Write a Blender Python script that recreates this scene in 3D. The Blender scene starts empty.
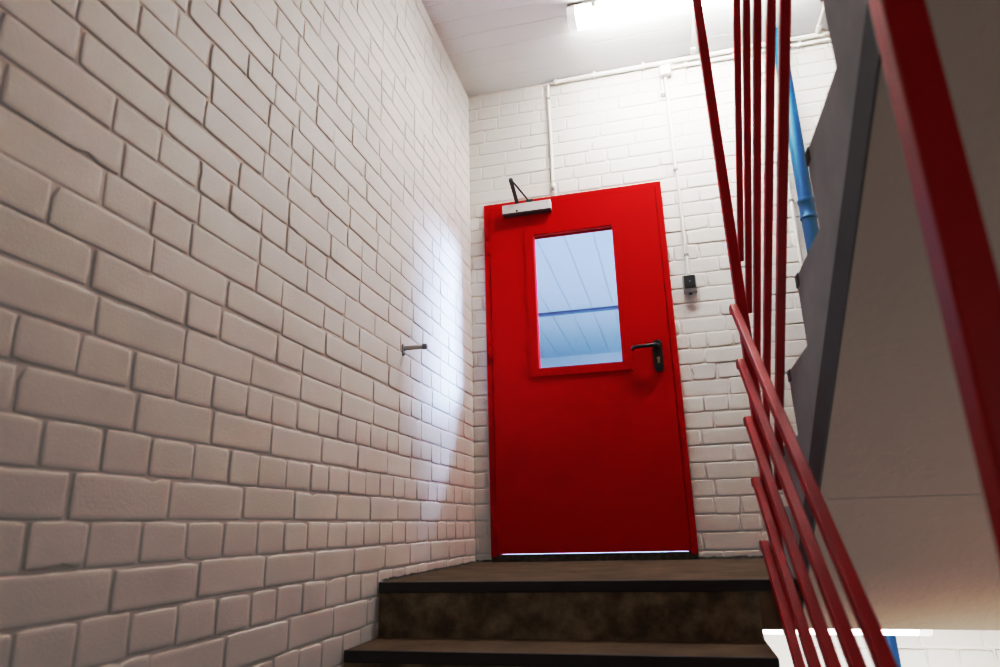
import bpy, bmesh, math, random
from mathutils import Vector, Matrix
random.seed(7)
S = bpy.context.scene
C = S.collection
PI = math.pi

# ------------------------------------------------------------------ materials
def srgb(r, g, b):
    f = lambda c: (c/255/12.92) if c/255 <= .04045 else ((c/255+.055)/1.055)**2.4
    return (f(r), f(g), f(b), 1)

def mat(name, col, rough=.5, metal=0, bump=None, spec=.5, var=None, coat=0):
    """principled; bump=(scale, distance, strength), var=(scale, colour2, lo, hi)"""
    m = bpy.data.materials.new(name); m.use_nodes = True
    n, l = m.node_tree.nodes, m.node_tree.links
    b = n['Principled BSDF']
    b.inputs['Base Color'].default_value = col
    b.inputs['Roughness'].default_value = rough
    b.inputs['Metallic'].default_value = metal
    b.inputs['Specular IOR Level'].default_value = spec
    b.inputs['Coat Weight'].default_value = coat
    tc = n.new('ShaderNodeTexCoord')
    if var:
        t = n.new('ShaderNodeTexNoise'); t.inputs['Scale'].default_value = var[0]
        t.inputs['Detail'].default_value = 6; t.inputs['Roughness'].default_value = .62
        l.new(tc.outputs['Object'], t.inputs['Vector'])
        r = n.new('ShaderNodeValToRGB')
        r.color_ramp.elements[0].position = var[2]; r.color_ramp.elements[0].color = col
        r.color_ramp.elements[1].position = var[3]; r.color_ramp.elements[1].color = var[1]
        l.new(t.outputs['Fac'], r.inputs['Fac']); l.new(r.outputs['Color'], b.inputs['Base Color'])
    if bump:
        t = n.new('ShaderNodeTexNoise'); t.inputs['Scale'].default_value = bump[0]
        t.inputs['Detail'].default_value = 5
        l.new(tc.outputs['Object'], t.inputs['Vector'])
        bp = n.new('ShaderNodeBump'); bp.inputs['Distance'].default_value = bump[1]
        bp.inputs['Strength'].default_value = bump[2]
        l.new(t.outputs['Fac'], bp.inputs['Height']); l.new(bp.outputs['Normal'], b.inputs['Normal'])
    return m

def board_mat(name, col, axis, pitch, rough=.8, groove=.004, col2=None):
    """painted concrete with formwork board seams running across `axis`"""
    m = mat(name, col, rough)
    n, l = m.node_tree.nodes, m.node_tree.links
    b = n['Principled BSDF']
    tc = n.new('ShaderNodeTexCoord')
    w = n.new('ShaderNodeTexNoise'); w.inputs['Scale'].default_value = 1.3
    l.new(tc.outputs['Object'], w.inputs['Vector'])
    sx = n.new('ShaderNodeSeparateXYZ'); l.new(tc.outputs['Object'], sx.inputs['Vector'])
    wob = n.new('ShaderNodeMath'); wob.operation = 'MULTIPLY_ADD'
    l.new(w.outputs['Fac'], wob.inputs[0]); wob.inputs[1].default_value = .02
    l.new(sx.outputs[axis], wob.inputs[2])
    dv = n.new('ShaderNodeMath'); dv.operation = 'DIVIDE'; dv.inputs[1].default_value = pitch
    l.new(wob.outputs[0], dv.inputs[0])
    fr = n.new('ShaderNodeMath'); fr.operation = 'FRACT'; l.new(dv.outputs[0], fr.inputs[0])
    rp = n.new('ShaderNodeValToRGB'); e = rp.color_ramp.elements
    e[0].position = 0; e[0].color = (1, 1, 1, 1); e[1].position = .93; e[1].color = (.75, .75, .75, 1)
    k = e.new(.965); k.color = (0, 0, 0, 1); k = e.new(1); k.color = (1, 1, 1, 1)
    l.new(fr.outputs[0], rp.inputs['Fac'])
    nz = n.new('ShaderNodeTexNoise'); nz.inputs['Scale'].default_value = 14; nz.inputs['Detail'].default_value = 6
    l.new(tc.outputs['Object'], nz.inputs['Vector'])
    ad = n.new('ShaderNodeMath'); ad.operation = 'MULTIPLY_ADD'; ad.inputs[1].default_value = .45
    l.new(nz.outputs['Fac'], ad.inputs[0]); l.new(rp.outputs['Color'], ad.inputs[2])
    bp = n.new('ShaderNodeBump'); bp.inputs['Distance'].default_value = groove; bp.inputs['Strength'].default_value = .8
    l.new(ad.outputs[0], bp.inputs['Height']); l.new(bp.outputs['Normal'], b.inputs['Normal'])
    return m

def emit(name, col, s):
    m = bpy.data.materials.new(name); m.use_nodes = True
    n, l = m.node_tree.nodes, m.node_tree.links
    n.remove(n['Principled BSDF'])
    e = n.new('ShaderNodeEmission'); e.inputs[0].default_value = col; e.inputs[1].default_value = s
    l.new(e.outputs[0], n['Material Output'].inputs[0]); return m

def glass_mat():
    m = bpy.data.materials.new('clear_pane'); m.use_nodes = True
    n, l = m.node_tree.nodes, m.node_tree.links
    n.remove(n['Principled BSDF'])
    t = n.new('ShaderNodeBsdfTransparent'); t.inputs[0].default_value = (.93, .96, .97, 1)
    g = n.new('ShaderNodeBsdfGlossy'); g.inputs['Roughness'].default_value = .02
    lw = n.new('ShaderNodeLayerWeight'); lw.inputs[0].default_value = .5
    pw = n.new('ShaderNodeMath'); pw.operation = 'POWER'; pw.inputs[1].default_value = 5
    f = n.new('ShaderNodeMath'); f.operation = 'MULTIPLY_ADD'; f.inputs[1].default_value = .8; f.inputs[2].default_value = .03
    l.new(lw.outputs['Facing'], pw.inputs[0]); l.new(pw.outputs[0], f.inputs[0])
    x = n.new('ShaderNodeMixShader')
    l.new(f.outputs[0], x.inputs[0]); l.new(t.outputs[0], x.inputs[1]); l.new(g.outputs[0], x.inputs[2])
    l.new(x.outputs[0], n['Material Output'].inputs[0]); return m

M = dict(
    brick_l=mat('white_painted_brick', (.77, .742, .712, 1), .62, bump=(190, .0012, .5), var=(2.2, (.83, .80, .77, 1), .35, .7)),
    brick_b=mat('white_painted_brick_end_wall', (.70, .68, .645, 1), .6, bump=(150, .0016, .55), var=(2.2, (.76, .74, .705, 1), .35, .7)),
    mortar=mat('painted_mortar', (.72, .68, .645, 1), .75, bump=(120, .002, .6)),
    plaster=mat('white_plaster', (.66, .62, .58, 1), .8, bump=(60, .002, .4)),
    ceiling=board_mat('white_board_marked_ceiling', (.76, .765, .775, 1), 'Y', .13, groove=.0045),
    back_ceiling=board_mat('pale_blue_ceiling_boards', (.60, .66, .74, 1), 'X', .27, groove=.012),
    back_wall=mat('pale_wall', (.7, .74, .8, 1), .8),
    red_door=mat('red_door_paint', (.42, .0, .0, 1), .55, spec=.05, bump=(38, .0006, .12)),
    red_door_dark=mat('red_door_paint_seal', (.22, .0, .0, 1), .6),
    red_rail=mat('red_gloss_rail_paint', (.45, .001, .003, 1), .36, spec=.2, bump=(60, .0008, .2)),
    tread=mat('worn_brown_concrete', (.085, .047, .026, 1), .85, spec=.15, bump=(70, .002, .5), var=(6, (.20, .122, .068, 1), .33, .72)),
    riser=mat('stained_concrete', (.07, .05, .025, 1), .85, bump=(45, .005, .8), var=(11, (.30, .22, .125, 1), .40, .70)),
    nosing=mat('black_rubber_nosing', (.008, .006, .006, 1), .55, bump=(90, .001, .3)),
    dirt=mat('dirty_floor_joint', (.03, .024, .016, 1), .95, bump=(90, .004, .8), var=(40, (.10, .082, .055, 1), .4, .7)),
    soffit=mat('shaded_stair_soffit', (.40, .325, .28, 1), .85, bump=(45, .005, .6), var=(1.3, (.44, .36, .31, 1), .35, .7)),  # white underside in shade; the shade is put into this brown-grey colour
    stair_side=mat('grey_cast_stair_side', (.345, .35, .36, 1), .8, bump=(30, .004, .5), var=(9, (.45, .455, .465, 1), .35, .7)),
    stair_dark=mat('dark_grey_stringer', (.045, .045, .047, 1), .75, bump=(40, .003, .4)),
    conduit=mat('white_conduit_plastic', (.84, .82, .78, 1), .5),
    clip=mat('grey_clip_plastic', (.33, .32, .31, 1), .55),
    dark_plastic=mat('charcoal_switch_plastic', (.018, .02, .023, 1), .4),
    grey_plastic=mat('grey_switch_plastic', (.48, .47, .45, 1), .5),
    end_cap=mat('frosted_white_end_cap', (.85, .85, .84, 1), .4),
    lamp_body=mat('white_lamp_housing', (.70, .70, .68, 1), .5),
    tube=emit('lit_diffuser', (1, .975, .94, 1), 50),
    tube_low=emit('lit_diffuser_lower', (1, .97, .95, 1), 6),
    steel=mat('silver_closer_paint', (.62, .60, .575, 1), .5),
    dark_steel=mat('dark_closer_steel', (.075, .065, .07, 1), .45, metal=.6),
    black=mat('black_handle_nylon', (.006, .006, .007, 1), .28),
    brass=mat('brass_lock_cylinder', (.45, .23, .10, 1), .4, metal=.8),
    blue=mat('blue_drain_pipe_plastic', (.004, .082, .18, 1), .38, spec=.45),
    stop=mat('light_grey_rubber', (.62, .62, .62, 1), .6),
    stop_tip=mat('mid_grey_rubber', (.28, .29, .31, 1), .6),
    chrome=mat('zinc_plated_plate', (.5, .5, .52, 1), .4, metal=.7),
    glass=glass_mat(),
)

eb = M['end_cap'].node_tree.nodes['Principled BSDF']   # light leaks through the translucent caps
eb.inputs['Emission Color'].default_value = (1, .98, .95, 1); eb.inputs['Emission Strength'].default_value = .55

# ------------------------------------------------------------------ helpers
def link(name, bm, m, parent=None, smooth=False):
    me = bpy.data.meshes.new(name)
    bmesh.ops.recalc_face_normals(bm, faces=bm.faces)
    if smooth:
        for e in bm.edges:
            if len(e.link_faces) == 2 and e.calc_face_angle(0) > .75: e.smooth = False
    bm.to_mesh(me); bm.free()
    for k in (m if isinstance(m, (list, tuple)) else [m]):
        me.materials.append(k)
    if smooth:
        for p in me.polygons: p.use_smooth = True
    o = bpy.data.objects.new(name, me); C.objects.link(o)
    if parent:
        o.parent = parent
        base = parent
        off = Vector()
        while base:
            off += base.location; base = base.parent
        me.transform(Matrix.Translation(-off))
    return o

def tag(o, label=None, cat=None, group=None, kind=None):
    if label: o['label'] = label
    if cat: o['category'] = cat
    if group: o['group'] = group
    if kind: o['kind'] = kind
    return o

def thing(name, loc, label, cat, group=None, kind=None):
    o = bpy.data.objects.new(name, None); C.objects.link(o); o.location = loc
    o.empty_display_size = .1
    return tag(o, label, cat, group, kind)

def box(bm, a, b, bev=0, seg=2):
    vs = [bm.verts.new((x, y, z)) for x in (a[0], b[0]) for y in (a[1], b[1]) for z in (a[2], b[2])]
    fs = [bm.faces.new([vs[i] for i in q]) for q in ((0, 1, 3, 2), (4, 6, 7, 5), (0, 4, 5, 1), (2, 3, 7, 6), (0, 2, 6, 4), (1, 5, 7, 3))]
    if bev:
        es = list({e for f in fs for e in f.edges})
        bmesh.ops.bevel(bm, geom=es, offset=bev, segments=seg, affect='EDGES', profile=.5)
    return bm

def prism(bm, poly, x0, x1, bev=0, shear=None):
    """extrude a (y,z) polygon along X; shear(y)->dx"""
    sh = shear or (lambda y: 0)
    A = [bm.verts.new((x0+sh(y), y, z)) for y, z in poly]
    B = [bm.verts.new((x1+sh(y), y, z)) for y, z in poly]
    n = len(poly)
    fs = [bm.faces.new(A), bm.faces.new(B[::-1])]
    for i in range(n):
        fs.append(bm.faces.new((A[i], B[i], B[(i+1) % n], A[(i+1) % n])))
    if bev:
        es = list({e for f in fs for e in f.edges})
        bmesh.ops.bevel(bm, geom=es, offset=bev, segments=2, affect='EDGES', profile=.5)
    return bm

def tube(bm, pts, r, seg=14, cap=True):
    """swept round tube through points; r may be a list"""
    pts = [Vector(p) for p in pts]; n = len(pts)
    rs = r if isinstance(r, (list, tuple)) else [r]*n
    rings = []
    ref = None
    for i, p in enumerate(pts):
        t = ((pts[min(i+1, n-1)]-p).normalized() if i == 0 else
             (p-pts[i-1]).normalized() if i == n-1 else
             ((pts[i+1]-p).normalized()+(p-pts[i-1]).normalized()).normalized())
        if t.length < .5: t = (pts[-1]-pts[0]).normalized()
        if ref is None: ref = Vector((0, 0, 1)) if abs(t.z) < .9 else Vector((1, 0, 0))
        u = (ref-t*ref.dot(t)).normalized(); v = t.cross(u); ref = u
        rings.append([bm.verts.new(p+(u*math.cos(a)+v*math.sin(a))*rs[i]) for a in [2*PI*k/seg for k in range(seg)]])
    for a, b in zip(rings, rings[1:]):
        for k in range(seg):
            bm.faces.new((a[k], a[(k+1) % seg], b[(k+1) % seg], b[k]))
    if cap:
        bm.faces.new(rings[0][::-1]); bm.faces.new(rings[-1])
    return bm

def lathe(bm, prof, origin, axis, seg=20):
    """profile [(radius, distance)] around axis"""
    o = Vector(origin); a = Vector(axis).normalized()
    u = Vector((0, 0, 1)) if abs(a.z) < .9 else Vector((1, 0, 0))
    u = (u-a*u.dot(a)).normalized(); v = a.cross(u)
    rings = [[bm.verts.new(o+a*d+(u*math.cos(t)+v*math.sin(t))*r) for t in [2*PI*k/seg for k in range(seg)]] for r, d in prof]
    for p, q in zip(rings, rings[1:]):
        for k in range(seg):
            bm.faces.new((p[k], p[(k+1) % seg], q[(k+1) % seg], q[k]))
    bm.faces.new(rings[0][::-1]); bm.faces.new(rings[-1])
    return bm

def N(): return bmesh.new()

# ------------------------------------------------------------------ brick walls
COURSE = .08333
def brick_wall(name, u0, u1, v0, v1, rowspec, f, mats, holes=(), fine=lambda u, v: True, depth=.0032, seed=1):
    """rowspec(row)->(pitch, phase); f(u,v,w)->xyz, w towards the room; holes in (u0,u1,v0,v1)."""
    R = random.Random(seed)
    verts, faces, mi = [], [], []
    # mortar bed, in strips around the holes
    us = sorted({u0, u1, *[h for q in holes for h in q[:2]]}); vs = sorted({v0, v1, *[h for q in holes for h in q[2:]]})
    for a, b in zip(us, us[1:]):
        for c, d in zip(vs, vs[1:]):
            if any(a >= q[0]-1e-6 and b <= q[1]+1e-6 and c >= q[2]-1e-6 and d <= q[3]+1e-6 for q in holes): continue
            k = len(verts)
            verts += [f(a, c, -depth), f(b, c, -depth), f(b, d, -depth), f(a, d, -depth)]
            faces.append((k, k+1, k+2, k+3)); mi.append(1)
    rows = range(math.floor((v0-VPH)/COURSE)-1, math.ceil((v1-VPH)/COURSE)+1)
    for r in rows:
        vb, vt = VPH+r*COURSE, VPH+(r+1)*COURSE
        vb, vt = max(vb, v0), min(vt, v1)
        if vt-vb < .02: continue
        cuts = rowspec(r, R)
        spans = []
        for a, b in zip(cuts, cuts[1:]):
            a, b = max(a, u0), min(b, u1)
            if b-a < .02: continue
            segs = [(a, b)]
            for h in holes:
                if h[2] < vt-.015 and h[3] > vb+.015:
                    new = []
                    for s, e in segs:
                        if e <= h[0] or s >= h[1]: new.append((s, e)); continue
                        if s < h[0]: new.append((s, h[0]))
                        if e > h[1]: new.append((h[1], e))
                    segs = new
            spans += [s for s in segs if s[1]-s[0] > .012]
        for a, b in spans:
            g = lambda: (.0006 if R.random() < .2 else max(.0010, R.gauss(.0034, .0013)))
            ga, gb, gc, gd = g(), g(), g()*.9, g()*.9
            if a <= u0+1e-6: ga = -.003
            if b >= u1-1e-6: gb = -.003
            if vt >= v1-1e-6: gd = 0
            a2, b2, c2, d2 = a+ga, b-gb, vb+gc, vt-gd
            fi = fine((a+b)/2, (vb+vt)/2)
            st = .024 if fi else .09
            w0 = R.gauss(0, .0009); tu, tv = R.gauss(0, .0022), R.gauss(0, .006)
            nu, nv = max(1, round((b2-a2)/st)), max(1, round((d2-c2)/st))
            per = ([(a2+(b2-a2)*i/nu, c2, 0, -1) for i in range(nu)] + [(b2, c2+(d2-c2)*i/nv, 1, 0) for i in range(nv)] +
                   [(b2-(b2-a2)*i/nu, d2, 0, 1) for i in range(nu)] + [(a2, d2-(d2-c2)*i/nv, -1, 0) for i in range(nv)])
            chip = R.randrange(len(per)) if R.random() < .22 else -1
            um, vm = (a+b)/2, (vb+vt)/2
            P = []
            for i, (u, v, nx, ny) in enumerate(per):
                j = R.gauss(0, .0009 if fi else .0004)
                if i == chip: j -= R.uniform(.004, .010)
                corner = (u in (a2, b2)) and (v in (c2, d2))
                u2, v2 = u+nx*j, v+ny*j
                if corner:
                    k = R.uniform(.001, .0035)
                    u2 += k*(1 if u < um else -1); v2 += k*(1 if v < vm else -1)
                P.append((u2, v2))
            k0 = len(verts); n = len(P)
            for ins, w in ((-.0010, -depth-.001), (.0002, -depth*.5), (.0012, -.0007), (.003, 0), (.010, .0001)):
                for (u, v) in P:
                    du, dv = um-u, vm-v
                    uu = u+max(-ins, min(ins, du*4 if abs(du) < .25*ins else (ins if du > 0 else -ins))) if ins >= 0 else u+(ins if du > 0 else -ins)
                    vv = v+(ins if dv > 0 else -ins)
                    # keep inset square to the edges: only move points near an edge
                    if ins > 0:
                        uu = min(max(u, a2+ins), b2-ins); vv = min(max(v, c2+ins), d2-ins)
                    ww = w + (w0+tu*(u-um)+tv*(v-vm) if w > -depth else 0)
                    verts.append(f(uu, vv, ww))
            for q in range(4):
                for i in range(n):
                    j = (i+1) % n
                    faces.append((k0+q*n+i, k0+q*n+j, k0+(q+1)*n+j, k0+(q+1)*n+i)); mi.append(0)
            faces.append(tuple(k0+4*n+i for i in range(n))); mi.append(0)
    me = bpy.data.meshes.new(name); me.from_pydata(verts, [], faces)
    me.materials.append(mats[0]); me.materials.append(mats[1])
    me.polygons.foreach_set('material_index', mi)
    me.polygons.foreach_set('use_smooth', [True]*len(faces))
    bm = N(); bm.from_mesh(me)
    bmesh.ops.recalc_face_normals(bm, faces=bm.faces) if False else None
    bm.free(); me.update()
    o = bpy.data.objects.new(name, me); C.objects.link(o)
    return o

ZB = -2.55      # bottom of the walls, a storey below
ZC = 2.805      # ceiling
VPH = .205-COURSE*40
def cuts(pitch, phase, lo, hi, R, jit=.006):
    k = math.floor((lo-phase)/pitch)-1
    out = []
    while True:
        x = phase+pitch*k+R.gauss(0, jit); out.append(x); k += 1
        if x > hi+pitch: return out

def left_rows(r, R):
    q = r-40                      # q=0 is the stretcher course whose foot lies at z=.205
    if q % 2 == 0:
        ph = -2.534 if (q//2) % 2 == 0 else -2.406
        c = cuts(.2480, ph, -4.8, .1, R)
        if q > 4:                 # higher up the bond gets irregular: some stretchers cut in two
            c2 = []
            for a, b in zip(c, c[1:]):
                c2.append(a)
                if R.random() < .10: c2.append((a+b)/2)
            c = c2+[c[-1]]
        return c
    c = cuts(.1248, -2.592 if q < 3 else -2.55, -4.8, .1, R, .005)
    if q > 4:
        c2, i = [], 0
        while i < len(c):
            c2.append(c[i]); i += 2 if R.random() < .42 else 1
        c = c2
    return c

BROWS = {0: 'h', 1: 'h', 2: 'h', 3: 's', 4: 'h', 5: 'h', 6: 's', 7: 's', 8: 'h'}
def back_rows(r, R):
    q = r-38
    t = BROWS.get(q, 's' if q % 2 else 'h')
    if q > 26: t = R.choice('hs')
    if t == 's': return cuts(.249, .06+.062*(q % 4), -.3, 2.9, R, .012)
    c = cuts(.1248, .03+.031*(q % 3), -.3, 2.9, R, .009)
    return [x for i, x in enumerate(c) if R.random() > .2]

WX = 2.65
wl = brick_wall('wall_left', -4.75, 0, ZB, ZC, left_rows, lambda u, v, w: (w, u, v), (M['brick_l'], M['mortar']),
                fine=lambda u, v: u > -3.1 and v > -1, seed=3)
tag(wl, 'long white-painted brick wall on the left of the stairs', 'wall', kind='structure')
DOOR = (.088, 1.118, -.0, 2.02)
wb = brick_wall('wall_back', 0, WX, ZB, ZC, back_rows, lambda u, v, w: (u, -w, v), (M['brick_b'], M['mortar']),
                holes=[(DOOR[0]+.004, DOOR[1]-.004, -.004, DOOR[3]-.004)], fine=lambda u, v: v > -1 and u < 2.3, seed=5)
tag(wb, 'white-painted brick end wall around the red door', 'wall', kind='structure')
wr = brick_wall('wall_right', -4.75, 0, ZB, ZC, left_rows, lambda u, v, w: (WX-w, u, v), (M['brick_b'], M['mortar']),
                fine=lambda u, v: False, seed=9)
tag(wr, 'white-painted brick wall on the far side of the upper flight', 'wall', kind='structure')
bm = N(); box(bm, (-.1, -4.95, ZB), (WX+.1, -4.76, ZC+.1)); tag(link('wall_front', bm, M['plaster']), kind='structure')
# solid body behind the painted faces (so no light leaks)
def shell(name, boxes, m, **k):
    bm = N()
    for a, b in boxes: box(bm, a, b)
    return tag(link(name, bm, m), kind='structure', **k)
shell('wall_left', [((-.25, -4.95, ZB), (-.012, .12, ZC+.1))], M['plaster'])
shell('wall_right', [((WX+.012, -4.95, ZB), (WX+.25, .12, ZC+.1))], M['plaster'])
shell('wall_back', [((-.25, .012, ZB), (DOOR[0]+.002, .12, ZC+.1)), ((DOOR[1]-.002, .012, ZB), (WX+.25, .12, ZC+.1)),
                    ((DOOR[0]+.002, .012, ZB), (DOOR[1]-.002, .12, -.004)), ((DOOR[0]+.002, .012, DOOR[3]-.002), (DOOR[1]-.002, .12, ZC+.1))], M['plaster'])
bm = N(); box(bm, (-.1, -4.95, ZC), (WX+.1, .1, ZC+.12))
tag(link('ceiling', bm, M['ceiling']), 'white board-marked concrete ceiling over the landing', 'ceiling', kind='structure')
bm = N(); box(bm, (-.1, -4.95, ZB-.1), (WX+.1, .1, ZB)); tag(link('floor', bm, M['riser']), kind='structure')

# ------------------------------------------------------------------ landing and lower flight
LY = -1.207          # front edge of the landing
SX = 1.252           # free edge of the lower flight
UX = 1.372           # free edge of the upper flight
def slab(bm, a, b, cell=.06, amp=.0015):
    return box(bm, a, b, .004, 2)
LR = -1.066          # under the upper flight the landing stops further back
bm = N()
pl = [(.002, LY), (UX-.006, LY), (UX-.006, LR), (WX-.004, LR), (WX-.004, -.004), (.002, -.004)]
PA = [bm.verts.new((x, y, -.142)) for x, y in pl]; PB = [bm.verts.new((x, y, 0)) for x, y in pl]
bm.faces.new(PA[::-1]); bm.faces.new(PB)
for i in range(6): bm.faces.new((PA[i], PA[(i+1) % 6], PB[(i+1) % 6], PB[i]))
bmesh.ops.bevel(bm, geom=list(bm.edges), offset=.003, segments=2, affect='EDGES', profile=.5)
land = tag(link('floor', bm, M['tread']), 'worn brown concrete landing in front of the red door', 'landing', kind='structure')
bm = N(); box(bm, (.003, LY-.012, -.034), (UX-.004, LY+.001, .0012), .003)
link('nosing_strip', bm, M['nosing'], land)
# dirt that has gathered in the joints of the landing (ragged fillets)
def dirt(u0, u1, f, seed, h=.013, d=.02):
    R = random.Random(seed); bm = N(); n = int(abs(u1-u0)/.018)
    A, B, D = [], [], []
    for i in range(n+1):
        u = u0+(u1-u0)*i/n
        A.append(bm.verts.new(f(u, .0005, h*R.uniform(.6, 1.1)))); B.append(bm.verts.new(f(u, d*R.uniform(.4, 1.0), .0008)))
        D.append(bm.verts.new(f(u, d*.25, h*R.uniform(.2, .5))))
    for i in range(n):
        bm.faces.new((A[i], A[i+1], D[i+1], D[i])); bm.faces.new((D[i], D[i+1], B[i+1], B[i]))
    return bm
bm = dirt(-1.19, -.01, lambda u, d, h: (.001+d*.6, u, h*.75), 1)
link('floor_joint', bm, M['dirt'], land)
bm = dirt(.004, .09, lambda u, d, h: (u, -.001-d, h*1.1), 2); link('floor_joint', bm, M['dirt'], land)
bm = dirt(1.115, 2.6, lambda u, d, h: (u, -.001-d, h*1.1), 3); link('floor_joint', bm, M['dirt'], land)

st = thing('staircase', (.6, -2.4, ZB), 'dark concrete stairs climbing to the landing along the left brick wall', 'stairs', kind='structure')
RI, TR = .175, .25
NST = 12
for k in range(1, NST+1):
    z = -RI*k; yf = LY-TR*k; yb = yf+TR
    bm = N(); box(bm, (.003, yf, z-.05), (SX, yb+.03, z), .003)
    t = link('tread', bm, M['tread'], st)
    bm = N(); box(bm, (.0035, yf-.010, z-.034), (SX-.0005, yf+.001, z+.001), .003)
    link('nosing_strip', bm, M['nosing'], t)
    bm = N(); box(bm, (.004, yb-.003, z-.02), (SX-.006, yb+.02, z+RI-.03), 0)
    link('riser', bm, M['riser'], st)
# sloping waist slab under the lower flight
bm = N()
yb0, ybN = LY, LY-TR*NST
prism(bm, [(yb0+.02, -.16), (yb0+.02, -.36), (ybN+.05, -RI*NST-.17), (ybN+.05, -RI*NST-.03)], .004, SX-.004)
link('flight_slab', bm, M['soffit'], st)
bm = N(); box(bm, (.002, -4.74, -RI*NST-.15), (WX-.003, ybN+.02, -RI*NST-.0))
tag(link('floor', bm, M['tread']), kind='structure')

# ------------------------------------------------------------------ upper flight (seen from below)
UX = 1.372
up = thing('staircase', (2.0, -1.0, 0), 'grey concrete upper flight seen from below with sawtooth side and brown-grey soffit', 'stairs', kind='structure')
def nos(k): return (-.93-.288*(k-1), .213+.182*(k-1))
so = lambda y: .612+(-2.242-y)*.65
KN = 13
prof = [(-.905, 0.0)]
for k in range(1, KN+1):
    y, z = nos(k)
    prof += [(y-.008, z-.182 if k > 1 else .001), (y-.004, z-.055), (y, z-.045), (y, z)]
yl, zl = nos(KN)
prof[0] = (-.90, -.001)
prof += [(yl-.28, zl), (yl-.28, so(yl-.28)), (LR-.003, so(LR-.003)), (LR-.003, .001)]
prof = prof[1:]
bm = N(); prism(bm, prof, UX, WX-.006, .0025)
link('flight_slab', bm, M['stair_side'], up)
# underside skin and the dark grey lower border of the side face
yt = yl-.27
bm = N(); prism(bm, [(LR-.004, so(LR-.004)+.002), (LR-.004, so(LR-.004)-.008), (yt, so(yt)-.008), (yt, so(yt)+.002)], UX-.001, WX-.008, .002)
sof = link('soffit', bm, M['soffit'], up)
tag(sof, 'white-painted sloping underside, its shade put in as brown-grey')
top = lambda y: so(y)+.098+.012*math.sin(y*3)
ys = [LR-.004+(yt-LR+.004)*i/14 for i in range(15)]
bm = N(); prism(bm, [(y, so(y)-.0085) for y in ys]+[(y, top(y)) for y in ys[::-1]], UX-.004, UX+.001, .0008)
tag(link('stringer_border', bm, M['stair_dark'], up), 'dark grey border along the lower edge')
for k in range(1, KN+1):
    y, z = nos(k)
    bm = N(); box(bm, (UX-.003, y-.03, z-.030), (WX-.01, y+.005, z+.002), .003)
    link('nosing_strip', bm, M['stair_dark'], up)
# formwork seams on the soffit: shallow ridges
for yy in (-1.655, -2.9):
    bm = N(); prism(bm, [(yy, so(yy)-.0075), (yy+.006, so(yy+.006)-.0075), (yy+.003, so(yy+.003)-.0102)], UX+.02, WX-.02)
    link('formwork_seam', bm, M['soffit'], up)

# ------------------------------------------------------------------ red railing
rl = thing('stair_railing', (1.317, -1.23, 0), 'red painted steel railing of five sloping bars per flight between two tall posts', 'railing')
def post(x0, x1, y0, y1, z0, z1, lx=0):
    bm = N(); box(bm, (x0, y0, z0), (x1, y1, z1), .004)
    for v in bm.verts: v.co.x += lx*(v.co.z-z0)
    return link('post', bm, M['red_rail'], rl)
post(1.2985, 1.332, -1.262, -1.222, -.15, ZC-.002, -.0115)
post(1.303, 1.344, -2.835, -2.795, -1.12, ZC-.002, -.011)
SL = .712
H = .026
for i in range(5):
    ze = .872-.1895*i
    zt = ze; y0 = -1.215; y1 = -1.262
    ylo = -2.93
    sl = (.757, .732, .717, .71, .71)[i]
    low = lambda y: ze-(y1-y)*sl
    poly = [(y0, zt), (y1, zt), (ylo, low(ylo)), (ylo, low(ylo)-H*1.22), (y1, zt-H*1.15), (y0, zt-H)]
    bm = N(); prism(bm, poly, 1.266, 1.2885, .003)
    link('rail', bm, M['red_rail'], rl)
SU = .745
for i, (yb, zb) in enumerate(((-1.024, 1.105), (-1.050, .893), (-1.062, .681), (-1.085, .470), (-1.195, .262))):
    ytp = -3.1
    z1 = zb+(yb-ytp)*SU
    poly = [(yb, zb+H), (yb, zb), (ytp, z1), (ytp, z1+H*1.2), (yb-.02, zb+.02*SU+H*1.2)]
    bm = N(); prism(bm, poly, 1.342 if i < 4 else 1.337, 1.362 if i < 4 else 1.358, .003, shear=lambda y: (y-yb)*(.016 if i < 4 else .027))
    link('rail', bm, M['red_rail'], rl)

# ------------------------------------------------------------------ door
D = thing('door_1', (.6, -.01, 0), 'red steel fire door with a glazed upper window and black lever handle', 'door', kind='structure')
X0, X1, ZT = DOOR[0], DOOR[1], DOOR[3]
fw = .032
bm = N()
box(bm, (X0, -.016, .026), (X0+fw, .11, ZT), .002); box(bm, (X1-fw, -.016, .026), (X1, .11, ZT), .002); box(bm, (X0+fw-.001, -.016, ZT-.036), (X1-fw+.001, .11, ZT), .002)
link('door_frame', bm, M['red_door'], D)
# dark rebate (seal) behind the gap between leaf and frame
bm = N()
box(bm, (X0+fw-.002, .0, .0), (X0+fw+.012, .04, ZT-.03)); box(bm, (X1-fw-.012, .0, .0), (X1-fw+.002, .04, ZT-.03)); box(bm, (X0+fw, .0, ZT-.05), (X1-fw, .04, ZT-.034))
link('door_seal', bm, M['red_door_dark'], D)
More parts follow.
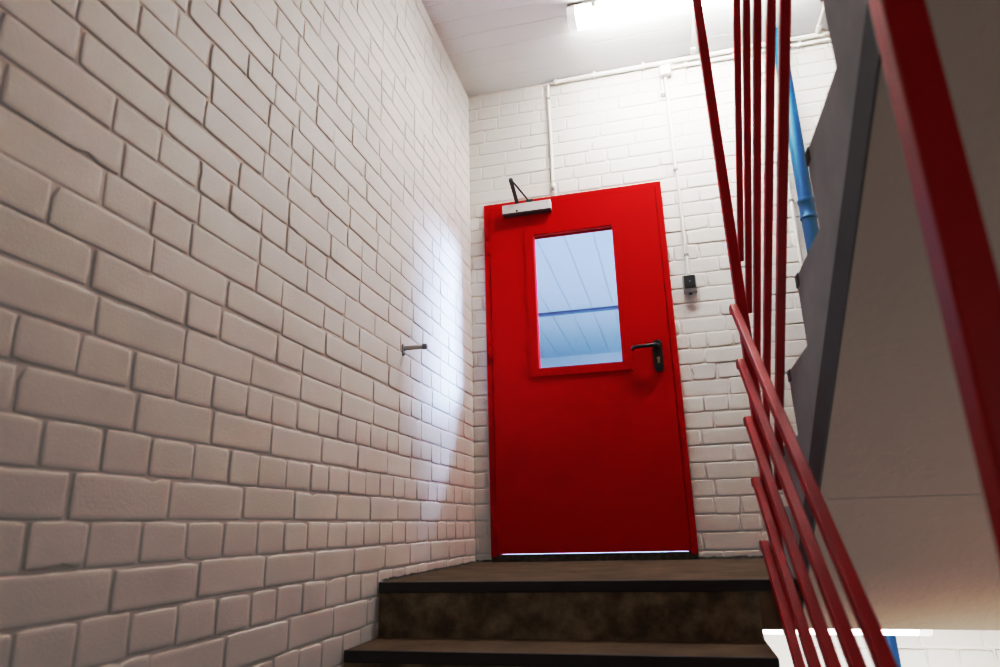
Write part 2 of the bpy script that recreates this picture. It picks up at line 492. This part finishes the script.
# leaf with a window opening (four bars welded into one mesh)
LX0, LX1, LZ0, LZ1 = X0+fw+.003, X1-fw-.003, .0405, ZT-.039
GX0, GX1, GZ0, GZ1 = .380, .836, .992, 1.786
def frame_ring(bm, x0, x1, z0, z1, gx0, gx1, gz0, gz1, ya, yb, bev=.0015):
    o = [(x0, z0), (x1, z0), (x1, z1), (x0, z1)]; g = [(gx0, gz0), (gx1, gz0), (gx1, gz1), (gx0, gz1)]
    V = {}
    for nm, L in (('o', o), ('g', g)):
        for s, y in (('a', ya), ('b', yb)):
            V[nm+s] = [bm.verts.new((x, y, z)) for x, z in L]
    for i in range(4):
        j = (i+1) % 4
        bm.faces.new((V['oa'][i], V['oa'][j], V['ga'][j], V['ga'][i]))
        bm.faces.new((V['ob'][j], V['ob'][i], V['gb'][i], V['gb'][j]))
        bm.faces.new((V['oa'][j], V['oa'][i], V['ob'][i], V['ob'][j]))
        bm.faces.new((V['ga'][i], V['ga'][j], V['gb'][j], V['gb'][i]))
    if bev:
        es = [e for e in bm.edges if e.is_valid and len(e.link_faces) == 2 and e.calc_face_angle(0) > 1]
        bmesh.ops.bevel(bm, geom=es, offset=bev, segments=2, affect='EDGES', profile=.5)
bm = N(); frame_ring(bm, LX0, LX1, LZ0, LZ1, GX0-.012, GX1+.012, GZ0-.012, GZ1+.012, -.021, .030)
leaf = link('door_leaf', bm, M['red_door'], D)
bm = N(); frame_ring(bm, .334, .880, .950, 1.838, GX0, GX1, GZ0, GZ1, -.030, -.0205, .002)
wf = link('window_frame', bm, M['red_door'], D)
bm = N(); frame_ring(bm, .334, .880, .950, 1.838, GX0, GX1, GZ0, GZ1, .0305, .040, .002)
link('window_frame', bm, M['red_door'], D)
R = random.Random(4)
for (x, z) in [(.345+.012, 1.3), (.868, 1.0), (.868, 1.22), (.868, 1.44), (.868, 1.66), (.5, .962), (.72, .962), (.5, 1.826), (.72, 1.826)]:
    bm = N(); lathe(bm, [(.0032, 0), (.0032, .0012), (.0015, .002)], (x, -.0298, z), (0, -1, 0), 10)
    link('screw', bm, M['red_door'], wf)
bm = N(); box(bm, (GX0-.010, .000, GZ0-.010), (GX1+.010, .006, GZ1+.010)); link('window_pane', bm, M['glass'], wf)
bm = N()
box(bm, (GX0, -.026, GZ0), (GX0+.004, .0, GZ1)); box(bm, (GX1-.004, -.026, GZ0), (GX1, .0, GZ1)); box(bm, (GX0, -.026, GZ0), (GX1, .0, GZ0+.004)); box(bm, (GX0, -.026, GZ1-.004), (GX1, .0, GZ1))
link('glazing_bead', bm, M['red_door'], wf)
# threshold
bm = N(); box(bm, (X0+.001, -.013, .0005), (X1-.001, .09, .0335), .004); link('threshold', bm, M['dirt'], D)
# hinges: barrel + two leaves
for z0, z1 in ((1.70, 1.862), (1.07, 1.232), (.115, .277)):
    bm = N()
    for a, b in ((z0, z0+.078), (z0+.082, z1)):
        lathe(bm, [(.006, 0), (.0085, .003), (.0085, b-a-.003), (.006, b-a)], (X0+fw-.012, -.026, a), (0, 0, 1), 14)
    h = link('hinge', bm, M['red_door'], D, True)
    bm = N(); box(bm, (X0+fw-.012, -.0235, z0+.004), (X0+fw+.010, -.0195, z1-.004), .001); link('hinge_plate', bm, M['red_door'], h)
# lever handle
def rrect(bm, cx, cz, w, h, r, ya, yb, seg=8):
    pts = []
    for sx, sz, a0 in ((1, 1, 0), (-1, 1, PI/2), (-1, -1, PI), (1, -1, 1.5*PI)):
        for i in range(seg+1):
            a = a0+PI/2*i/seg; pts.append((cx+sx*(w/2-r)+r*math.cos(a), cz+sz*(h/2-r)+r*math.sin(a)))
    A = [bm.verts.new((x, ya, z)) for x, z in pts]; B = [bm.verts.new((x, yb, z)) for x, z in pts]
    n = len(pts); fa = bm.faces.new(A); bm.faces.new(B[::-1])
    for i in range(n): bm.faces.new((A[i], B[i], B[(i+1) % n], A[(i+1) % n]))
    bmesh.ops.bevel(bm, geom=list(fa.edges), offset=.003, segments=2, affect='EDGES', profile=.5)
hx = 1.017
bm = N(); rrect(bm, hx, 1.013, .047, .17, .0225, -.031, -.0205); hp = link('handle', bm, M['black'], D, False)
bm = N()
tube(bm, [(hx, -.029, 1.061), (hx, -.062, 1.061), (hx-.004, -.072, 1.061), (hx-.016, -.076, 1.060), (hx-.06, -.076, 1.058), (hx-.105, -.076, 1.057), (hx-.118, -.072, 1.056), (hx-.125, -.062, 1.053), (hx-.127, -.050, 1.050)],
     [.012, .012, .0115, .011, .0098, .0096, .0098, .0098, .007], 14)
link('lever', bm, M['black'], hp, True)
bm = N(); lathe(bm, [(.019, 0), (.019, .006), (.013, .008)], (hx, -.0305, 1.061), (0, -1, 0), 22); link('lever_rose', bm, M['black'], hp)
bm = N()
lathe(bm, [(.0085, 0), (.0085, .003), (.007, .004)], (hx, -.030, .997), (0, -1, 0), 18); box(bm, (hx-.005, -.0335, .972), (hx+.005, -.030, .995), .0012)
tag(link('lock_cylinder', bm, M['brass'], hp), 'brass lock cylinder')
# door closer (screwed to the leaf) with its folding arm
bm = N(); box(bm, (.212, -.066, 1.921), (.498, -.0215, 1.979), .003); cl = link('door_closer', bm, M['steel'], D)
tag(cl, 'grey door closer box with folding steel arm')
bm = N(); box(bm, (.2125, -.067, 1.9175), (.4975, -.022, 1.9225), .001)
link('closer_base', bm, M['dark_steel'], cl)
bm = N(); lathe(bm, [(.006, 0), (.006, .002), (.003, .003)], (.30, -.066, 1.932), (0, -1, 0), 12); link('closer_valve', bm, M['dark_steel'], cl)
piv = Vector((.300, -.044, 1.985)); apex = Vector((.302, -.212, 2.052)); sho = Vector((.368, -.020, 2.002))
def flat_arm(bm, a, b, w, t):
    d = (b-a).normalized(); s = d.cross(Vector((0, 0, 1))).normalized(); u = s.cross(d)
    vs = [bm.verts.new(p+s*i*w/2+u*j*t/2) for p in (a, b) for i, j in ((-1, -1), (1, -1), (1, 1), (-1, 1))]
    for q in ((3, 2, 1, 0), (4, 5, 6, 7), (0, 1, 5, 4), (1, 2, 6, 5), (2, 3, 7, 6), (3, 0, 4, 7)): bm.faces.new([vs[i] for i in q])
bm = N(); flat_arm(bm, piv, apex, .020, .009); lathe(bm, [(.012, 0), (.012, .012)], piv-Vector((0, 0, .008)), (0, 0, 1), 16)
lathe(bm, [(.011, -.009), (.012, -.004), (.012, .006), (.008, .010)], apex, (0, 0, 1), 16)
link('closer_arm', bm, M['dark_steel'], cl)
bm = N(); tube(bm, [apex+Vector((.004, 0, 0)), sho], .0048, 10); box(bm, (sho.x-.022, -.03, 1.992), (sho.x+.022, -.0165, 2.014), .001)
link('closer_arm', bm, M['dark_steel'], cl)

# ------------------------------------------------------------------ room behind the door
shell('floor', [((-1.2, .12, -.1), (3.6, 7, -.0))], M['back_wall'])
shell('ceiling', [((-1.2, .121, 2.82), (3.6, 7, 2.95))], M['back_ceiling'], label='pale blue boarded ceiling seen through the door window', cat='ceiling')
shell('wall_far', [((-1.3, 7, -.1), (3.7, 7.2, 2.95)), ((-1.3, .121, -.1), (-1.2, 7, 2.95)), ((3.6, .121, -.1), (3.7, .6, 2.95)), ((3.6, 4.2, -.1), (3.7, 7, 2.95)), ((3.6, .6, -.1), (3.7, 4.2, 1.35))], M['back_wall'])
bm = N(); tube(bm, [(-1.19, 4.62, 2.795), (3.59, 4.62, 2.795)], .022, 12)
tag(link('ceiling_pipe', bm, mat('blue_grey_pipe', (.16, .21, .28, 1), .6), smooth=True), 'thin dark pipe across the ceiling seen through the door window', 'pipe')

# ------------------------------------------------------------------ luminaires
def luminaire(name, x0, x1, y0, y1, zt, h, m, label):
    t = thing(name, ((x0+x1)/2, (y0+y1)/2, zt), label, 'light')
    ym = (y0+y1)/2; w = (y1-y0)/2
    # housing tray
    pr = [(ym-w*.8, zt-.001), (ym-w, zt-.012), (ym-w, zt-h*.24), (ym+w, zt-h*.24), (ym+w, zt-.012), (ym+w*.8, zt-.001)]
    bm = N(); prism(bm, pr, x0+.004, x1-.004, .002); link('housing', bm, M['lamp_body'], t)
    n = 10
    cr = [(ym-w*.97, zt-h*.241)]+[(ym-w*.97*math.cos(PI*i/n), zt-h*.55-h*.45*math.sin(PI*i/n)**.6) for i in range(n+1)]+[(ym+w*.97, zt-h*.241)]
    bm = N(); prism(bm, cr, x0+.045, x1-.045); link('diffuser', bm, m, t)
    for a, b in ((x0, x0+.045), (x1-.045, x1)):
        cr2 = [(ym+(y-ym)*1.03, zt-h*.2+(z-zt+h*.2)*1.02) for y, z in cr]
        bm = N(); prism(bm, cr2, a, b, .003); e = link('end_cap', bm, M['end_cap'], t)
        for q in (-.6, .6):
            xx = a-.0005 if a == x0 else b+.0005
            bm = N(); lathe(bm, [(.006, 0), (.006, .004)], (xx, ym+w*q, zt-h*.6), (-1 if a == x0 else 1, 0, 0), 10)
            link('screw', bm, M['clip'], e)
    for xx in [x0+.14+(x1-x0-.28)*i/2 for i in range(3)]:
        for s in (-1, 1):
            bm = N(); box(bm, (xx-.012, ym+s*w-.004, zt-h*.55), (xx+.012, ym+s*w+.004, zt-h*.25), .001); link('clip', bm, M['clip'], t)
    return t
luminaire('fluorescent_light', .718, 1.99, -.612, -.482, ZC, .092, M['tube'], 'long glowing fluorescent light fitting on the ceiling above the landing')
luminaire('fluorescent_light', .85, 1.90, -.56, -.44, -.143, .112, M['tube_low'], 'glowing light fitting under the landing, seen as a thin white strip beyond the railing foot')

# ------------------------------------------------------------------ conduits on the end wall
def clip_at(parent, x, z, w=.024, y=-.0):
    bm = N(); box(bm, (x-w/2, -.022+y, z-.007), (x+w/2, -.002, z+.007), .002); link('clip', bm, M['clip'], parent)
def wall_conduit(label, x, z0, z1, clips, r=.0088, foot=False, group='white conduits on the end wall'):
    t = thing('conduit', (x, -.012, z0), label, 'conduit', group)
    bm = N(); tube(bm, [(x, -.012, z0), (x, -.012, z1)], r, 14); link('tube', bm, M['conduit'], t, True)
    for z in clips: clip_at(t, x, z)
    if foot:
        bm = N(); lathe(bm, [(.0125, 0), (.0125, .03), (.009, .034)], (x, -.013, z0+.035), (0, 0, -1), 16); link('sleeve', bm, M['conduit'], t)
        bm = N(); lathe(bm, [(.008, 0), (.008, .014), (.004, .018)], (x, -.013, z0+.002), (0, 0, -1), 12); link('plug', bm, M['clip'], t)
    return t
wall_conduit('white conduit rising from above the door to the ceiling corner pipe', .511, 2.075, 2.788, (2.11, 2.68), foot=True)
wall_conduit('short white conduit stub hanging under the junction box', 1.186, 2.565, 2.69, (2.575,), r=.007)
t = wall_conduit('long white conduit from the junction box down towards the wall switch', 1.209, 2.085, 2.69, (2.08,))
wall_conduit('lower white conduit piece ending at the black wall switch', 1.2145, 1.452, 2.071, (1.56,))
wall_conduit('short white conduit under the ceiling pipe, seen between the upright red bars', 1.743, 2.56, 2.76, (2.60,))
wall_conduit('thin white conduit running down the wall beside the blue drain pipe', 1.778, .9, 2.05, (1.80, 1.35), r=.0085)
def run_pipe(name, label, y, z, x0, x1, r, clips):
    t = thing(name, (x0, y, z), label, 'conduit', 'white conduits on the end wall')
    bm = N(); tube(bm, [(x0, y, z), (x1, y, z)], r, 14); link('tube', bm, M['conduit'], t, True)
    for x in clips:
        bm = N(); box(bm, (x-.008, y-r-.004, z-r-.004), (x+.008, -.001, z+r+.004), .002); link('clip', bm, M['conduit'], t)
    bm = N(); lathe(bm, [(r*1.25, 0), (r*1.25, .02), (r, .022)], (x0, y, z), (1, 0, 0), 14); link('sleeve', bm, M['conduit'], t)
    return t
run_pipe('ceiling_conduit', 'thick white conduit along the top of the end wall under the ceiling', -.019, 2.784, .555, 2.62, .0145, (.80, 1.09, 1.42, 1.72, 2.08, 2.4))
run_pipe('ceiling_conduit', 'white conduit running right from the junction box just below the thick one', -.016, 2.743, 1.243, 2.62, .0115, (1.33, 1.60, 1.95))
bm = N(); tube(bm, [(.511, -.012, 2.77), (.513, -.013, 2.786), (.525, -.016, 2.786), (.556, -.019, 2.784)], .0075, 10)
tag(link('cable', bm, M['conduit'], smooth=True), 'short grey-white cable loop joining the corner conduit to the thick pipe', 'cable')
# along the ceiling
def ceil_conduit(label, x, y0, y1):
    t = thing('ceiling_conduit', (x, y0, ZC), label, 'conduit', 'white conduits on the end wall')
    bm = N(); tube(bm, [(x, y0, ZC-.011), (x, y1, ZC-.011)], .0095, 12); link('tube', bm, M['conduit'], t, True)
    bm = N(); lathe(bm, [(.014, 0), (.014, .05), (.010, .055)], (x, y1+.05, ZC-.0145), (0, -1, 0), 14); link('sleeve', bm, M['conduit'], t)
    return t
ceil_conduit('white conduit on the ceiling from the light fitting to the wall pipe', 1.375, -.48, -.10)
ceil_conduit('white conduit on the ceiling near the grey stair edge', 2.05, -.5, -.09)
# junction box
jb = thing('junction_box', (1.213, -.002, 2.72), 'square white junction box under the ceiling pipe', 'junction box')
bm = N(); box(bm, (1.181, -.040, 2.686), (1.245, -.002, 2.757), .005); link('body', bm, M['conduit'], jb)
bm = N(); box(bm, (1.184, -.046, 2.689), (1.242, -.0395, 2.754), .003); link('lid', bm, M['conduit'], jb)
for x in (1.19, 1.234):
    bm = N(); lathe(bm, [(.009, 0), (.009, .010), (.007, .012)], (x, -.02, 2.688), (0, 0, -1), 12); link('cable_gland', bm, M['clip'], jb)
# switch
sw = thing('light_switch', (1.217, -.002, 1.38), 'small black surface-mounted switch in a grey frame on the brick wall', 'switch')
bm = N(); box(bm, (1.180, -.034, 1.340), (1.251, -.002, 1.438), .004); link('body', bm, M['grey_plastic'], sw)
bm = N(); box(bm, (1.187, -.047, 1.362), (1.244, -.0335, 1.432), .003); rk = link('rocker', bm, M['dark_plastic'], sw)
bm = N(); box(bm, (1.2115, -.0485, 1.395), (1.2195, -.0465, 1.400), 0); link('indicator', bm, M['grey_plastic'], rk)
bm = N(); lathe(bm, [(.012, 0), (.012, .010), (.010, .012)], (1.2145, -.0155, 1.437), (0, 0, 1), 14); link('cable_gland', bm, M['grey_plastic'], sw)
bm = N(); lathe(bm, [(.010, 0), (.010, .008), (.005, .010)], (1.2145, -.018, 1.341), (0, 0, -1), 14); link('cable_gland', bm, M['dark_plastic'], sw)

# ------------------------------------------------------------------ blue drain pipe
px, py, pr = 1.832, -.085, .0365
bp = thing('drain_pipe', (px, py, ZB), 'blue plastic drain pipe running down the end wall behind the red bars', 'pipe')
bm = N(); tube(bm, [(px+.05, py, ZB+.01), (px, py, 1.64)], pr, 28); link('pipe', bm, M['blue'], bp, True)
bm = N(); tube(bm, [(px, py, 1.64), (px, py, ZC-.002)], pr, 28); link('pipe', bm, M['blue'], bp, True)
bm = N(); lathe(bm, [(pr, 0), (pr+.004, .002), (pr+.0055, .008), (pr+.004, .014), (pr+.0022, .018), (pr+.0022, .085), (pr+.005, .09), (pr+.0062, .10), (pr+.005, .11), (pr, .113)], (px, py, 1.648), (0, 0, 1), 28)
link('coupling', bm, M['blue'], bp, True)
for z in (.9, -.9):
    bm = N(); lathe(bm, [(pr, 0), (pr+.003, .001), (pr+.003, .022), (pr, .023)], (px, py, z), (0, 0, 1), 24); box(bm, (px-.008, py+pr-.002, z+.004), (px+.008, -.001, z+.02))
    link('pipe_clamp', bm, M['clip'], bp)

# ------------------------------------------------------------------ door stop on the left wall
ds = thing('door_stop', (.002, -1.022, .889), 'grey rubber buffer peg sticking out of the left brick wall', 'door stop')
bm = N(); rrect(bm, 0, 0, .022, .052, .010, -.004, .0)
for v in bm.verts: v.co = Vector((-v.co.y, v.co.x-1.024, v.co.z+.885))
link('wall_plate', bm, M['chrome'], ds)
bm = N(); lathe(bm, [(.0115, .0), (.0095, .008), (.0095, .085)], (.0035, -1.022, .892), (1, 0, 0), 20); link('peg', bm, M['stop'], ds, True)
bm = N(); lathe(bm, [(.0105, .0), (.0115, .003), (.0115, .014), (.0095, .018)], (.086, -1.022, .892), (1, 0, 0), 20); link('rubber_tip', bm, M['stop_tip'], ds, True)
bm = N(); lathe(bm, [(.0045, 0), (.0045, .003), (.002, .004)], (.004, -1.024, .867), (1, 0, 0), 12); link('screw', bm, M['clip'], ds)

# ------------------------------------------------------------------ lights
def area(name, loc, target, sx, sy, e, col):
    d = bpy.data.lights.new(name, 'AREA'); d.shape = 'RECTANGLE'; d.size = sx; d.size_y = sy; d.energy = e; d.color = col
    o = bpy.data.objects.new(name, d); C.objects.link(o); o.location = loc
    o.rotation_euler = (Vector(target)-Vector(loc)).to_track_quat('-Z', 'Y').to_euler(); return o
area('daylight_window_back_room', (3.5, 1.95, 2.35), (.2, -.1, 1.05), 2.0, .8, 180, (.45, .62, 1)).data.spread = math.radians(75)
area('back_room_lamp', (2.25, 1.28, 2.74), (.3, -.2, .9), .5, .3, 27, (.48, .64, 1)).data.spread = math.radians(80)
area('back_room_ceiling_wash', (1.0, 3.6, .6), (1.0, 3.6, 3), 3, 3, 44, (.74, .83, 1))
area('daylight_lower_storey', (2.05, -1.9, -1.5), (1.9, 0, -.7), .8, .8, 12, (1, .98, .95)).data.spread = math.radians(80)
area('soffit_fill_lower', (2.0, -1.75, -2.2), (2.0, -2.0, 1), 1.0, .8, 5.0, (1, .93, .86)).data.spread = math.radians(90)  # added fill that lifts the soffit, in place of bounced light
area('stair_fill', (2.2, -4.5, .3), (.6, -1.5, 1.0), .8, 1.0, 1.5, (1, .95, .92))  # added fill from behind the camera; no window is built there
w = bpy.data.worlds.new('World'); S.world = w; w.use_nodes = True
w.node_tree.nodes['Background'].inputs[0].default_value = (.8, .85, 1, 1); w.node_tree.nodes['Background'].inputs[1].default_value = .3

# ------------------------------------------------------------------ camera
cam = bpy.data.cameras.new('Camera'); co = bpy.data.objects.new('Camera', cam); C.objects.link(co)
Rv, Uv, Fv = Vector((.969, .244, -.026)), Vector((.092, -.265, .960)), Vector((-.228, .933, .279))
Fv.normalize(); Rv = (Rv-Fv*Rv.dot(Fv)).normalized(); Uv = Rv.cross(Fv)
co.matrix_world = Matrix(((Rv.x, Uv.x, -Fv.x, 1.018), (Rv.y, Uv.y, -Fv.y, -3.498), (Rv.z, Uv.z, -Fv.z, .176), (0, 0, 0, 1)))
cam.sensor_fit = 'HORIZONTAL'; cam.sensor_width = 36; cam.lens = 664.38*36/1000
cam.clip_start = .02
cam.dof.use_dof = True; cam.dof.focus_distance = 3.1; cam.dof.aperture_fstop = 2.8
S.camera = co
S.view_settings.view_transform = 'Standard'; S.view_settings.look = 'None'
S.view_settings.exposure = 0
vs = S.view_settings          # photographic tone curve: soft shoulder, slightly lifted mid tones
vs.use_curve_mapping = True
cm = vs.curve_mapping; WL = 4.5
cm.white_level = (WL, WL, WL)
cv = cm.curves[3]
P = [(0, 0), (.05, .042), (.13, .114), (.2, .245), (.29, .405), (.52, .60), (1.0, .80), (2.0, .935), (WL, 1)]
while len(cv.points) < len(P): cv.points.new(.5, .5)
for q, (x, y) in zip(cv.points, P): q.location = (x/WL, y)
cm.extend = 'HORIZONTAL'
cm.update()
S.cycles.use_denoising = True
S.cycles.max_bounces = 10; S.cycles.diffuse_bounces = 6; S.cycles.transparent_max_bounces = 12
